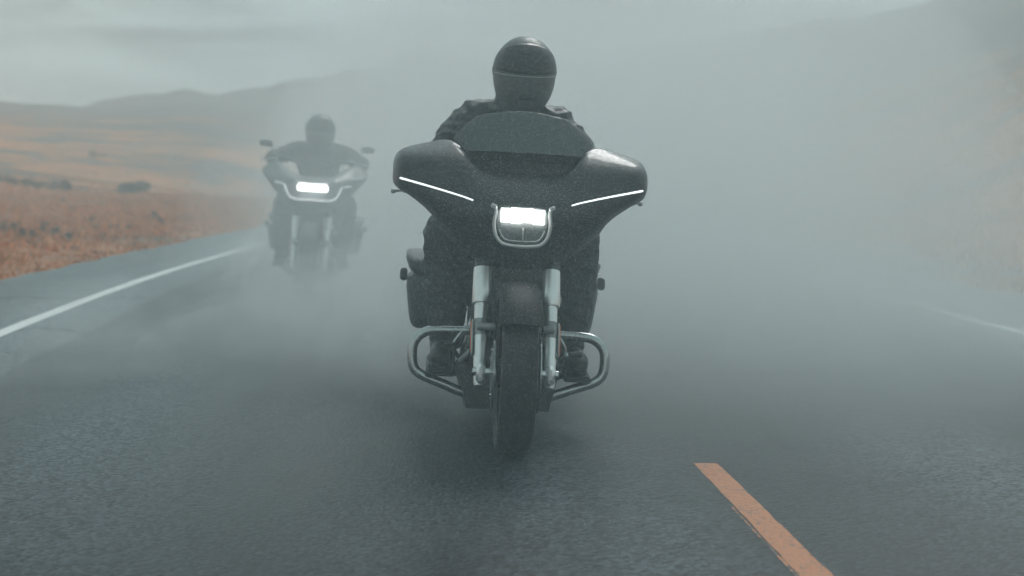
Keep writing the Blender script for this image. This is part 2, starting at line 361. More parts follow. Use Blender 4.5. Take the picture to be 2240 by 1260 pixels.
# ------------------------------------------------------------------ ground sheet
def build_ground():
    azs = np.concatenate([np.linspace(-180, -32, 60, endpoint=False), np.linspace(-32, 32, 260, endpoint=False), np.linspace(32, 180, 60, endpoint=False)])
    rs = np.concatenate([[1.0], np.geomspace(3, 700, 150)])
    A, Rr = np.meshgrid(np.radians(azs), rs); X = Rr * np.sin(A); Y = Rr * np.cos(A); Z = ground_z(X, Y)
    n = len(azs); v = [(0, 0, -.05)] + list(zip(X.ravel().tolist(), Y.ravel().tolist(), Z.ravel().tolist())); f = []
    for k in range(n): f.append((0, 1 + k, 1 + (k + 1) % n)[::-1])
    for i in range(len(rs) - 1):
        for k in range(n):
            a = 1 + i * n + k; b = 1 + i * n + (k + 1) % n; f.append((a, a + n, b + n, b))
    me = bpy.data.meshes.new('ground'); me.from_pydata(v, [], f); me.polygons.foreach_set('use_smooth', [True] * len(f))
    m = bpy.data.materials.new('autumn grassland'); m.use_nodes = True; t = m.node_tree; b = t.nodes['Principled BSDF']; L = t.links.new
    g = t.nodes.new('ShaderNodeNewGeometry')
    def nz(sc, d, scale=(1, 1, 1)):
        mp = t.nodes.new('ShaderNodeMapping'); mp.inputs['Scale'].default_value = scale; L(g.outputs['Position'], mp.inputs[0])
        n = t.nodes.new('ShaderNodeTexNoise'); n.inputs['Scale'].default_value = sc; n.inputs['Detail'].default_value = d; n.inputs['Roughness'].default_value = .62; L(mp.outputs[0], n.inputs['Vector']); return n
    n1 = nz(.9, 8); n2 = nz(.06, 10, (.8, 1.3, 1.5))
    r1 = t.nodes.new('ShaderNodeValToRGB'); r1.color_ramp.elements[0].color = (.30, .115, .045, 1); r1.color_ramp.elements[0].position = .34
    r1.color_ramp.elements[1].color = (.52, .21, .08, 1); r1.color_ramp.elements[1].position = .66; L(n1.outputs['Fac'], r1.inputs[0])
    sp = t.nodes.new('ShaderNodeSeparateXYZ'); L(g.outputs['Position'], sp.inputs[0])
    zm = t.nodes.new('ShaderNodeMapRange'); zm.inputs[1].default_value = 3.0; zm.inputs[2].default_value = 10; zm.inputs[3].default_value = 0; zm.inputs[4].default_value = .22; L(sp.outputs[2], zm.inputs[0])   # scrub and bare rock on the upper slopes
    ad = t.nodes.new('ShaderNodeMath'); L(zm.outputs[0], ad.inputs[0]); L(n2.outputs['Fac'], ad.inputs[1])
    n3 = nz(.45, 9); a2 = t.nodes.new('ShaderNodeMath'); a2.operation = 'MULTIPLY_ADD'; a2.inputs[1].default_value = .5; L(n3.outputs['Fac'], a2.inputs[0]); L(ad.outputs[0], a2.inputs[2])
    r2 = t.nodes.new('ShaderNodeMapRange'); r2.inputs[1].default_value = .72; r2.inputs[2].default_value = .84; L(a2.outputs[0], r2.inputs[0])
    mx = t.nodes.new('ShaderNodeMix'); mx.data_type = 'RGBA'; L(r2.outputs[0], mx.inputs[0]); L(r1.outputs[0], mx.inputs[6]); mx.inputs[7].default_value = (.060, .072, .070, 1)
    L(mx.outputs[2], b.inputs['Base Color']); b.inputs['Roughness'].default_value = .9
    bp = t.nodes.new('ShaderNodeBump'); bp.inputs['Strength'].default_value = .8; bp.inputs['Distance'].default_value = .25; L(n1.outputs['Fac'], bp.inputs['Height']); L(bp.outputs[0], b.inputs['Normal'])
    me.materials.append(m)
    return tag(link('ground', me), 'orange autumn grassland rising into hazy hills beside the road', None, None, 'structure')
build_ground()

# ------------------------------------------------------------------ motorcycle pieces shared by both machines
# local frame: origin under the front axle on the road, +Y towards the rear wheel, +Z up
RF, RB = .322, .325
def wheel(name, y, rad, width, rim_r, parent, discs):
    hub = MB()
    hub.lathe([(.030, -.075), (.052, -.07), (.060, -.045), (.045, -.03), (.045, .03), (.060, .045), (.052, .07), (.030, .075)], (0, y, rad), 'X', 24)
    wm = hub.build(name, M['engine'], parent)
    hw = width / 2 * .78
    MB().lathe([(rim_r + .012, -hw), (rim_r + .012, -hw - .006), (rim_r - .012, -hw - .004), (rim_r - .02, -hw * .5), (rim_r - .03, 0), (rim_r - .02, hw * .5), (rim_r - .012, hw + .004), (rim_r + .012, hw + .006), (rim_r + .012, hw), (rim_r - .008, 0)], (0, y, rad), 'X', 56).build('rim', M['engine'], wm)
    for k in range(7):
        a = 2 * math.pi * k / 7 + .2; d = Vector((0, math.cos(a), math.sin(a))); c = Vector((0, y, rad))
        s = MB(); s.tube([c + d * .04, c + d * .1, c + d * (rim_r - .018)], [.026, .017, .022], 8, flat=.8); s.build('spoke', M['engine'], wm)
    prof = [(rim_r + .006, -hw - .001)]
    W2 = width / 2
    for k in range(17):
        a = math.pi * (k / 16); prof.append((rim_r + .03 + (rad - rim_r - .03) * math.sin(a) ** .62 if 0 < k < 16 else rim_r + .03, -W2 * math.cos(a) * (1.0)))
    prof.append((rim_r + .006, hw + .001)); prof.append((rim_r - .004, 0))
    def groove(i, j):
        if 4 <= j <= 14:
            if j == 9: return 0
            ph = (i + abs(j - 9) * 1.5) % 9
            if ph < 1.6 and j not in (8, 10): return -.006
        return 0
    MB().lathe(prof, (0, y, rad), 'X', 108, mod=groove).build('tyre', M['rubber'], wm, 50)
    for sx in discs:
        x = sx * .088
        MB().lathe([(.095, x - .0025), (.150, x - .0025), (.150, x + .0025), (.095, x + .0025)], (0, y, rad), 'X', 48).build('brake_disc', M['darkchrome'], wm)
        MB().lathe([(.002, x - .008), (.055, x - .008), (.1, x - .002), (.1, x + .002), (.05, x + .008), (.002, x + .008)], (0, y, rad), 'X', 24).build('disc_carrier', M['grey'], wm)
        for k in range(5):
            a = 2 * math.pi * k / 5 + .5
            MB().lathe([(.001, x + sx * .003), (.007, x + sx * .003), (.006, x + sx * .010), (.001, x + sx * .010)], (0, y + .09 * math.cos(a), rad + .09 * math.sin(a)), 'X', 8).build('disc_bolt', M['chrome'], wm)
    return wm

def fender_mesh(y, cz, rad, hw, a0, a1, depth, lip=False, n=22):
    b = MB(); rings = []
    for k in range(n + 1):
        a = R(a0 + (a1 - a0) * k / n); cs, sn = -math.cos(a), math.sin(a)
        w = hw * (1 - .10 * (1 - abs(2 * k / n - 1)) * 0); ring = []
        out_ = [(-w, -depth), (-w, -.022), (-w * .93, -.006), (-w * .78, .004), (-w * .4, .010), (0, .012), (w * .4, .010), (w * .78, .004), (w * .93, -.006), (w, -.022), (w, -depth)]
        inn = [(x * .965, d - .005) for x, d in out_[::-1]]
        for x, d in out_ + inn: ring.append((x, y + cs * (rad + d), cz + sn * (rad + d)))
        rings.append(ring)
    return b.loft(rings)

def box_loft(sections, n=20, p=3.0):
    """sections: (y, cx, cz, hx, hz) -> superellipse rings along y"""
    rings = []
    for (y, cx, cz, hx, hz) in sections:
        ring = []
        for k in range(n):
            a = 2 * math.pi * k / n; c, s_ = math.cos(a), math.sin(a)
            ring.append((cx + hx * math.copysign(abs(c) ** (2 / p), c), y, cz + hz * math.copysign(abs(s_) ** (2 / p), s_)))
        rings.append(ring)
    return MB().loft(rings)

FU = Vector((0, math.sin(R(27)), math.cos(R(27))))          # fork direction, upwards and back
def fork_pt(x, z): return Vector((x, .03 + (z - .27) * math.tan(R(27)), z))

def make_common(root):
    fw = wheel('front_wheel', 0, RF, .136, .235, root, (-1, 1))
    ax = MB(); ax.lathe([(.001, -.165), (.017, -.165), (.017, -.10), (.024, -.099), (.024, -.062), (.012, -.06), (.012, .06), (.024, .062), (.024, .099), (.017, .10), (.017, .165), (.001, .165)], (0, 0, RF), 'X', 20)
    ax.build('axle', M['chrome'], fw)
    fender_mesh(0, RF, RF + .020, .080, 38, 168, .055).build('front_fender', M['gloss'], root, 30)
    # forks
    for sx in (-1, 1):
        x = sx * .137
        sl = MB(); sl.tube([fork_pt(x, .262), fork_pt(x, .275), fork_pt(x, .34), fork_pt(x, .46), fork_pt(x, .60)], [.017, .021, .0235, .0265, .0275], 20)
        leg = sl.build('fork_leg', M['silver'], root)
        foot = MB(); foot.box((x - sx * .004, .004, RF - .005), (.036, .062, .075), .012); foot.build('axle_clamp', M['silver'], leg)
        cv = MB(); cv.tube([fork_pt(x, .565), fork_pt(x, .57), fork_pt(x, .63), fork_pt(x, .70)], [.0345, .037, .037, .036], 22); cv.build('fork_cover', M['silver'], leg)
        up = MB(); up.tube([fork_pt(x, .69), fork_pt(x, 1.0)], .033, 18); up.build('fork_upper', M['paint'], leg)
        bd = MB(); bd.tube([fork_pt(x, .445), fork_pt(x, .475), fork_pt(x, .505)], [.0272, .0285, .0284], 20); bd.build('fork_band', M['grey'], leg)
        p = fork_pt(x, .485) + Vector((0, -.034, 0))
        kn = MB(); kn.lathe([(.001, -.036), (.013, -.036), (.016, -.030), (.016, .032), (.012, .036), (.001, .036)], (p.x - sx * .022, p.y, p.z), 'X', 18); kn.build('fender_bolt', M['grey'], leg)
        rf = MB(); a, b = fork_pt(x + sx * .031, .375), fork_pt(x + sx * .033, .505); c = (a + b) / 2
        rf.box(c, (.007, .03, .145), .003, Matrix.Rotation(R(-27), 4, 'X')); rf.build('reflector_plate', M['trim'], leg)
        rf = MB(); rf.box(c + Vector((sx * .005, .0, .002)), (.004, .022, .125), .0015, Matrix.Rotation(R(-27), 4, 'X')); rf.build('reflector', M['amber'], leg)
        cal = MB(); q = Vector((sx * .098, .135, RF + .055)); cal.box(q, (.052, .075, .13), .016, Matrix.Rotation(R(-25), 4, 'X')); cal.build('brake_caliper', M['engine'], leg)
        bo = MB(); bo.lathe([(.001, 0), (.009, 0), (.009, .006), (.001, .006)], (x, -.030, RF - .025), 'Y', 10); bo.build('clamp_bolt', M['chrome'], leg)
        hs_ = MB(); hs_.tube(catmull([(sx * .10, .13, RF + .1), (sx * .085, .16, .56), (sx * .06, .23, .74), (sx * .05, .3, .9)], 5), .005, 8); hs_.build('brake_hose', M['rubber'], leg)
    tcl = MB(); tcl.box((0, .29, .70), (.30, .06, .06), .012, Matrix.Rotation(R(-27), 4, 'X')); tcl.build('triple_clamp', M['satin'], root)
    # frame: one continuous cradle of tube
    fr = MB()
    fr.tube(catmull([(.03, .40, .86), (.06, .44, .72), (.11, .47, .45), (.12, .52, .17), (.12, .7, .14), (.12, 1.2, .15), (.12, 1.42, .3), (.1, 1.3, .62), (.05, .9, .72), (0, .45, .9),
                     (-.05, .9, .72), (-.1, 1.3, .62), (-.12, 1.42, .3), (-.12, 1.2, .15), (-.12, .7, .14), (-.12, .52, .17), (-.11, .47, .45), (-.06, .44, .72), (-.03, .40, .86)], 5, True), .019, 10, True)
    fr.build('frame', M['engine'], root)
    sk = MB()
    sk.loft([[(-.15, .40, .20), (.15, .40, .20), (.17, .42, .30), (-.17, .42, .30)], [(-.17, .40, .115), (.17, .40, .115), (.215, .44, .30), (-.215, .44, .30)], [(-.175, .56, .10), (.175, .56, .10), (.225, .6, .26), (-.225, .6, .26)], [(-.17, .98, .10), (.17, .98, .10), (.2, .98, .2), (-.2, .98, .2)]])
    sk.build('engine_skid_plate', M['engine'], root, 30)
    oc = MB(); oc.box((0, .40, .46), (.34, .04, .36), .012); ocp = oc.build('radiator', M['satin'], root)
    for k in range(12):
        z = .31 + k * .027; l = MB(); l.box((0, .379, z), (.30, .008, .009), .002); l.build('cooler_fin', M['engine'], ocp)
    sh_ = MB(); sh_.loft([[(-.10, .25, .58), (.10, .25, .58), (.10, .36, .58), (-.10, .36, .58)], [(-.115, .24, .68), (.115, .24, .68), (.115, .38, .68), (-.115, .38, .68)], [(-.11, .30, .82), (.11, .30, .82), (.11, .42, .82), (-.11, .42, .82)]]); sh_.build('fork_shroud', M['satin'], root)
    # engine
    en = MB(); en.box((0, .76, .32), (.30, .40, .27), .05); en = en.build('engine', M['engine'], root)
    for k, a in enumerate((-24, 22)):
        d = Vector((0, math.sin(R(a)), math.cos(R(a)))); c0 = Vector((0, .76, .36)); cy = MB(); P = []; rr = []
        for i in range(11):
            h = .10 + i * .021; P += [c0 + d * h, c0 + d * (h + .009), c0 + d * (h + .010), c0 + d * (h + .019)]; rr += [.105, .105, .082, .082]
        cy.tube(P, rr, 22); cy.build('cylinder', M['engine'], en, 20)
        hd = MB(); hd.box(c0 + d * .36, (.20, .15, .075), .025, Matrix.Rotation(R(-a), 4, 'X')); hd.build('rocker_cover', M['darkchrome'], en)
        for j in (-.03, .03):
            pr = MB(); pr.tube([Vector((-.135, .76 + j * .6, .40)), c0 + d * .34 + Vector((-.095, j, 0))], .011, 10); pr.build('pushrod_tube', M['chrome'], en)
    pc = MB(); pc.loft([[(.15 + q, .80 + .24 * math.cos(2 * math.pi * k / 28) * s_, .30 + .105 * math.sin(2 * math.pi * k / 28) * s_) for k in range(28)] for q, s_ in ((0, 1), (.05, 1), (.07, .93), (.078, .8))]); pc.build('primary_cover', M['darkchrome'], en)
    cc = MB(); cc.lathe([(.001, -.20), (.085, -.198), (.10, -.185), (.10, -.145), (.001, -.14)], (0, .74, .30), 'X', 30); cc.build('cam_cover', M['darkchrome'], en)
    ac = MB(); ac.lathe([(.001, -.235), (.08, -.232), (.098, -.215), (.10, -.13), (.001, -.12)], (0, .76, .60), 'X', 30); ac.build('air_cleaner', M['engine'], en)
    vr = MB(); vr.box((.13, .46, .48), (.022, .05, .11), .006, Matrix.Rotation(R(14), 4, 'Y')); vr.build('voltage_regulator', M['grey'], en)
    for s_ in (-1, 1):
        hb = MB(); hb.tube([(s_ * .135, .43, .38), (s_ * .205, .47, .30)], [.011, .012], 10); hb.build('guard_brace', M['trim'], en)
        hb = MB(); hb.tube(catmull([(s_ * .2, .48, .42), (s_ * .235, .49, .36), (s_ * .23, .5, .29), (s_ * .25, .52, .24)], 4), .009, 8); hb.build('coolant_line', M['darkchrome'], en)
    hn = MB(); hn.ell((.19, .66, .55), (.045, .06, .055)); hn.build('horn', M['darkchrome'], en)
    for sx in (-1, 1):
        ex = MB(); ex.tube(catmull([(sx * .07, .60, .62), (sx * .14, .53, .5), (sx * .18, .55, .32), (sx * .22, .75, .22), (sx * .25, 1.1, .21), (sx * .27, 1.3, .215)], 6), .024, 14); ep = ex.build('exhaust_pipe', M['darkchrome'], root)
        mf = MB(); mf.tube([(sx * .27, 1.22, .215), (sx * .272, 1.27, .216), (sx * .285, 1.9, .235), (sx * .287, 2.06, .24), (sx * .287, 2.07, .24)], [.028, .05, .052, .045, .03], 18); mf.build('muffler', M['darkchrome'], ep)
        fb = MB(); fb.box((sx * .285, .58, .262), (.115, .34, .016), .006, Matrix.Rotation(R(5), 4, 'X')); fbp = fb.build('floorboard', M['engine'], root)
        pad = MB(); pad.box((sx * .287, .58, .273), (.098, .31, .008), .003, Matrix.Rotation(R(5), 4, 'X')); pad.build('rubber_pad', M['rubber'], fbp)
        br = MB(); br.tube([(sx * .11, .62, .20), (sx * .25, .6, .245)], .014, 8); br.build('board_bracket', M['engine'], fbp)
    lv = MB(); lv.tube([(.20, .56, .30), (.235, .44, .34), (.235, .37, .36)], [.009, .009, .008], 8); lv = lv.build('shift_lever', M['chrome'], root)
    pg = MB(); pg.lathe([(.001, .235), (.012, .235), (.012, .29), (.001, .29)], (0, .37, .36), 'X', 12); pg.build('shift_peg', M['rubber'], lv)
    bp = MB(); bp.tube([(-.20, .6, .29), (-.235, .48, .35)], .009, 8); bp = bp.build('brake_pedal', M['chrome'], root)
    pg = MB(); pg.box((-.255, .45, .365), (.06, .07, .014), .005, Matrix.Rotation(R(-20), 4, 'X')); pg.build('pedal_pad', M['rubber'], bp)
    # tank, seat, rear
    tk = box_loft([(.50, 0, .80, .03, .05), (.54, 0, .815, .085, .085), (.64, 0, .83, .135, .105), (.78, 0, .825, .155, .11), (.92, 0, .80, .14, .095), (1.04, 0, .765, .10, .07), (1.10, 0, .745, .05, .04)], 24, 2.5).build('fuel_tank', M['paint'], root, 60)
    dc = box_loft([(.58, 0, .925, .018, .012), (.66, 0, .938, .032, .012), (.9, 0, .905, .03, .012), (1.02, 0, .85, .015, .01)], 14, 2.5).build('tank_console', M['darkchrome'], tk, 60)
    fc = MB(); fc.lathe([(.001, .952), (.028, .952), (.034, .945), (.034, .93)], (0, .72, 0), 'Z', 20, closed=False); fc.build('filler_cap', M['chrome'], tk)
    box_loft([(1.00, 0, .74, .09, .05), (1.08, 0, .715, .155, .06), (1.25, 0, .695, .185, .06), (1.38, 0, .73, .175, .07), (1.46, 0, .765, .15, .06), (1.68, 0, .765, .14, .05), (1.80, 0, .745, .08, .03)], 24, 2.8).build('seat', M['seat'], root, 60)
    fender_mesh(1.625, RB, RB + .045, .115, 55, 172, .10).build('rear_fender', M['paint'], root, 30)
    wheel('rear_wheel', 1.625, RB, .18, .215, root, (1,))
    for sx in (-1, 1):
        sw = MB(); sw.box((sx * .125, 1.46, .31), (.035, .44, .06), .012); sw.build('swingarm', M['engine'], root)
        sk_ = MB(); sk_.tube([(sx * .135, 1.42, .36), (sx * .135, 1.58, .62)], [.022, .022], 14); sk_.build('rear_shock', M['darkchrome'], root)
        # saddlebag: body, lid, latch
        def ring(y, z0, z1, x0, x1, n=18):
            pts = []
            for k in range(n):
                a = 2 * math.pi * k / n + math.pi / n; c, s_ = math.cos(a), math.sin(a)
                u = math.copysign(abs(c) ** .38, c); v = math.copysign(abs(s_) ** .38, s_); t_ = (v + 1) / 2
                xo = x0 + (x1 - x0) * (u + 1) / 2 - (1 - t_) * .035 * (u + 1) / 2; pts.append((sx * xo, y, z0 + (z1 - z0) * t_))
            return pts
        bag = MB(); bag.loft([ring(1.26, .40, .585, .27, .42), ring(1.275, .36, .592, .255, .445), ring(1.33, .335, .594, .25, .462), ring(1.6, .325, .594, .25, .466), ring(1.95, .33, .594, .255, .45), ring(2.04, .36, .59, .27, .42)]); bg_ = bag.build('saddlebag', M['paint'], root, 50)
        ld = MB(); ld.loft([ring(1.255, .597, .645, .27, .425), ring(1.275, .597, .665, .255, .452), ring(1.34, .597, .69, .25, .47), ring(1.6, .597, .70, .25, .473), ring(1.95, .597, .68, .255, .456), ring(2.05, .597, .64, .27, .425)]); ld.build('lid', M['paint'], bg_, 50)
        la = MB(); la.box((sx * .468, 1.36, .588), (.034, .08, .056), .009); la.build('latch', M['satin'], bg_)
    tl = MB(); tl.box((0, 2.03, .60), (.13, .03, .06), .012); tl.build('tail_light', M['redlens'], root)
    # engine guard: a closed loop of tube
    h = [(.0, .50, .425), (.15, .50, .425), (.29, .50, .422), (.355, .50, .41), (.395, .495, .37), (.402, .49, .315), (.392, .485, .262), (.355, .48, .232), (.28, .475, .205), (.16, .47, .165), (.0, .46, .15)]
    lp = h + mirror(h)[::-1][1:-1]
    gd = MB(); gd.tube(catmull(lp, 4, True), .0205, 14, True); gd.build('engine_guard', M['darkchrome'], root)

def fairing_loft(xs, zb, zt, yf, thick, nf=14):
    rings = []
    for x in xs:
        b, t_ = zb(abs(x)), zt(abs(x)); ring = []
        for k in range(nf + 1):
            q = k / nf; z = b + (t_ - b) * (.5 - .5 * math.cos(math.pi * q)); e = abs(2 * (z - b) / max(t_ - b, 1e-4) - 1)
            ring.append((x, yf(abs(x), z) + .075 * e ** 5 * min(1, (t_ - b) / .1), z))
        back = []
        for k in range(nf + 1):
            q = 1 - k / nf; z = b + (t_ - b) * (.5 - .5 * math.cos(math.pi * q)); e = abs(2 * (z - b) / max(t_ - b, 1e-4) - 1)
            tt = thick * min(1, (t_ - b) / .12)
            back.append((x, yf(abs(x), z) + .075 * e ** 5 * min(1, (t_ - b) / .1) + .01 + tt * (1 - e ** 4), z))
        rings.append(ring + back)
    return MB().loft(rings)

def handlebar(root, pts, gx, gy, gz, lev_end):
    hb = MB(); hb.tube(catmull(mirror(pts)[::-1] + pts[1:], 5), .0155, 12); hb = hb.build('handlebar', M['satin'], root)
    for sx in (-1, 1):
        g = MB(); g.tube([(sx * (gx - .06), gy, gz), (sx * (gx + .07), gy + .012, gz - .004)], .0185, 14); g.build('grip', M['rubber'], hb)
        l = MB(); l.tube(catmull([(sx * (gx - .07), gy - .03, gz), (sx * gx, gy - .07, gz - .004), (sx * lev_end[0], lev_end[1], lev_end[2])], 5), .006, 8); l.ell((sx * lev_end[0], lev_end[1], lev_end[2]), (.011, .011, .011), 10, 6); l.build('lever', M['trim'], hb)
        c = MB(); c.box((sx * (gx - .085), gy, gz), (.04, .05, .05), .01); c.build('switch_housing', M['satin'], hb)
    return hb

# ------------------------------------------------------------------ machine 1: wide batwing fairing
bike1 = empty('motorcycle', (-.005, 5.56, 0)); bike1.rotation_euler = (0, R(3.1), R(3.0)); bike1.rotation_mode = 'XYZ'
tag(bike1, 'black touring motorcycle with wide wing fairing and lit rounded headlight, nearer of the two', 'motorcycle', 'motorcycles riding down the wet road')
make_common(bike1)
ZB = [(0, .695), (.1, .705), (.18, .745), (.25, .80), (.30, .855), (.33, .903), (.37, .943), (.42, .978), (.46, 1.0), (.478, 1.012), (.487, 1.03)]
ZT = [(0, 1.113), (.16, 1.115), (.2, 1.15), (.235, 1.182), (.27, 1.203), (.30, 1.205), (.335, 1.197), (.40, 1.182), (.44, 1.168), (.468, 1.153), (.480, 1.138), (.487, 1.118)]
def yf1(x, z):
    y = .10 + .10 * (x / .45) ** 2 * .9 + max(0, z - .95) * .30
    y += .05 * float(sm(.0, .1, .90 - z)) + .45 * max(0, .88 - z) * .5
    rec = float(sm(.96, 1.04, z)) * (1 - float(sm(.10, .235, x)))
    y += .004 * rec + .45 * max(0, z - .965) * (1 - float(sm(.09, .23, x)))
    y += .09 * max(0, (x - .44) / .047) ** 2.5
    y += .045 * float(sm(.985, .9, z)) * float(sm(.2, .4, x))
    y += .05 * float(sm(1.09, 1.2, z)) * float(sm(.2, .3, x))
    return y
FX = 1.055
half = [0, .03, .06, .09, .12, .15, .17, .19, .21, .23, .25, .275, .30, .33, .36, .39, .42, .445, .462, .473, .481, .486]
XS = [-x for x in half[::-1]] + half[1:]
f1 = fairing_loft(XS, lambda x: itp(x, ZB), lambda x: itp(x, ZT), yf1, .13); f1.v = [(x * FX, y, z) for x, y, z in f1.v]; f1 = f1.build('fairing', M['paint'], bike1, 55)
# vent at the foot of the windshield
vt = MB(); vt.loft([[(-.165, .255, 1.095), (.165, .255, 1.095), (.245, .272, 1.195), (-.245, .272, 1.195)], [(-.165, .29, 1.095), (.165, .29, 1.095), (.245, .31, 1.195), (-.245, .31, 1.195)]]); vt.build('vent', M['satin'], f1)
for k in range(2):
    lv_ = MB(); lv_.box((0, .252 + k * .008, 1.138 + k * .028), (.36 + k * .05, .012, .006), .002); lv_.build('vent_slat', M['satin'], f1)
# windshield
WS = [(1.168, .228), (1.19, .248), (1.205, .270), (1.216, .277), (1.228, .272), (1.25, .252), (1.275, .232), (1.30, .213), (1.318, .192), (1.328, .165), (1.333, .125)]
rf_, rb_ = [], []
for z, hw in WS:
    a, b = [], []
    for k in range(25):
        x = hw * (k / 12 - 1); y = .205 + (z - 1.168) * .62 + .9 * x * x; zz = z - (.004 if z < 1.3 else .014) * (x / hw) ** 2
        a.append((x, y, zz)); b.append((x, y + .004, zz))
    rf_.append(a + b[::-1])
MB().loft(rf_).build('windshield', M['smoke'], f1, 60)
# headlight
hl = MB(); 
def hl_ring(sx_, y, cz=.888):
    base = [(-.089, .066), (-.06, .071), (0, .072), (.06, .071), (.089, .066), (.100, .045), (.101, 0), (.097, -.03), (.083, -.055), (.060, -.072), (0, -.077), (-.060, -.072), (-.083, -.055), (-.097, -.03), (-.101, 0), (-.100, .045)]
    return [(x * sx_, y, cz + z * sx_) for x, z in base]
hl.loft([hl_ring(1.0, .165), hl_ring(1.0, .082), hl_ring(.96, .068), hl_ring(.90, .066)]); hl = hl.build('headlight', M['lens'], bike1, 30)
tr_ = [(-.118, 0, .960), (-.104, 0, .940), (-.1085, 0, .90), (-.107, 0, .870), (-.099, 0, .842), (-.082, 0, .820), (-.058, 0, .809), (0, 0, .805), (.058, 0, .809), (.082, 0, .820), (.099, 0, .842), (.107, 0, .870), (.1085, 0, .90), (.104, 0, .940), (.118, 0, .960)]
tr_ = [(x, .066 + .0 * abs(x), z) for x, _, z in tr_]
b_ = MB(); b_.tube(catmull(tr_, 3), .0072, 8); b_.build('headlight_trim', M['trim'], hl)
for sx in (-1, 1):
    b_ = MB(); b_.box((sx * .112, .064, .955), (.026, .016, .018), .005, Matrix.Rotation(R(sx * -25), 4, 'Y')); b_.build('trim_ear', M['trim'], hl)
for x0, x1, zb_, zt_ in ((-.084, -.047, .897, .949), (-.045, -.004, .894, .952), (-.002, .039, .899, .952), (.041, .084, .893, .948)):
    b_ = MB(); b_.loft([[(x0, .064, zb_), (x1, .064, zb_), (x1, .064, zt_), (x0, .064, zt_)], [(x0 + .003, .054, zb_ + .004), (x1 - .003, .054, zb_ + .004), (x1 - .003, .054, zt_ - .004), (x0 + .003, .054, zt_ - .004)]]); b_.build('led_module', M['led'], hl)
b_ = MB(); b_.box((.004, .062, .852), (.004, .008, .05), .001); b_.build('lens_divider', M['trim'], hl)
b_ = MB(); b_.tube(catmull([(-.088, .0645, .868), (-.075, .0645, .842), (-.056, .0645, .828), (0, .0645, .825), (.056, .0645, .828), (.075, .0645, .842), (.088, .0645, .868)], 3), .0022, 6); b_.build('lens_bead', M['trim'], hl)
# running light strips
for sx in (-1, 1):
    P = []
    for k in range(13):
        q = k / 12; x = .182 + (.455 - .182) * q; z = .972 + (1.043 - .972) * (q ** .88); P.append((sx * x * FX, yf1(x, z) - .001, z))
    b_ = MB(); b_.tube(P, [.0030 + .0012 * k / 12 for k in range(13)], 8); b_.build('running_light', M['strip'], f1)
# dashboard behind the fairing
da = box_loft([(.24, 0, 1.02, .30, .10), (.34, 0, 1.02, .28, .10), (.39, 0, 1.01, .25, .085)], 20, 4).build('dashboard', M['satin'], bike1)
for x, r_ in ((-.15, .042), (-.055, .05), (.055, .05), (.15, .042)):
    g = MB(); g.lathe([(.001, .398), (r_, .398), (r_ + .006, .392), (r_ + .006, .38)], (x, 0, 1.06), 'Y', 24, closed=False); g.build('gauge', M['glass'], da)
handlebar(bike1, [(0, .43, 1.0), (.10, .43, 1.02), (.22, .44, 1.03), (.33, .53, 1.01), (.47, .585, 1.0)], .405, .565, 1.005, (.512, .49, .988))

# ------------------------------------------------------------------ machine 2: shark-nose fairing, tall bars with mirrors
bike2 = empty('motorcycle', (-1.80, 12.75, 0)); bike2.rotation_euler = (0, R(4.0), R(5.5))
tag(bike2, 'black motorcycle with lit bar headlight and two raised mirrors, fading in the spray behind', 'motorcycle', 'motorcycles riding down the wet road')
for ch in list(bike1.children):
    if ch.name.split('.')[0] in ('fairing', 'headlight', 'dashboard', 'handlebar', 'engine_guard'): continue
    copy_tree(ch, bike2)
ZB2 = [(0, .75), (.12, .765), (.22, .82), (.30, .885), (.36, .945), (.42, 1.02), (.455, 1.06), (.47, 1.085)]
ZT2 = [(0, 1.065), (.12, 1.068), (.2, 1.10), (.28, 1.155), (.35, 1.195), (.40, 1.185), (.44, 1.15), (.47, 1.115)]
def yf2(x, z):
    y = -.06 + .32 * (x / .45) ** 2 + max(0, z - 1.01 - .10 * x) * 1.9 + max(0, .92 - z) * .55
    y += .05 * float(sm(.86, .89, z)) * float(sm(1.01, .985, z)) * float(sm(.26, .19, x))
    return y
half2 = [0, .04, .08, .12, .15, .18, .21, .24, .27, .30, .33, .36, .39, .415, .435, .452, .464, .469]
f2 = fairing_loft([-x for x in half2[::-1]] + half2[1:], lambda x: itp(x, ZB2), lambda x: itp(x, ZT2), yf2, .14).build('fairing', M['shine'], bike2, 50)
b_ = MB(); P = [(-.126, .938), (.126, .938), (.134, .965), (.126, .992), (-.126, .992), (-.134, .965)]
b_.loft([[(x, .06, z) for x, z in P], [(x, -.055 + .6 * x * x, z) for x, z in P], [(x * .97, -.066 + .6 * x * x, .965 + (z - .965) * .9) for x, z in P]]); h2 = b_.build('headlight', M['led_far'], bike2, 30)
u_ = [(.33, 1.0), (.285, .995), (.25, .985), (.232, .94), (.215, .90), (.19, .873), (.15, .862), (.08, .857), (0, .864)]
u_ = [(-x, z) for x, z in u_] + u_[::-1][1:]
b_ = MB(); b_.tube([(x, yf2(abs(x), z) - .004, z) for x, z in u_], .009, 8); b_.build('headlight_trim', M['drl'], h2)
da2 = box_loft([(.14, 0, .98, .28, .07), (.34, 0, .99, .27, .07), (.40, 0, .98, .25, .06)], 20, 4).build('dashboard', M['satin'], bike2)
for x in (-.1, .1):
    g = MB(); g.lathe([(.001, .412), (.05, .412), (.056, .404), (.056, .39)], (x, 0, 1.0), 'Y', 24, closed=False); g.build('gauge', M['glass'], da2)
hb2 = handlebar(bike2, [(0, .44, 1.02), (.09, .44, 1.05), (.14, .45, 1.16), (.24, .47, 1.205), (.34, .52, 1.21), (.46, .56, 1.20)], .40, .54, 1.205, (.49, .47, 1.185))
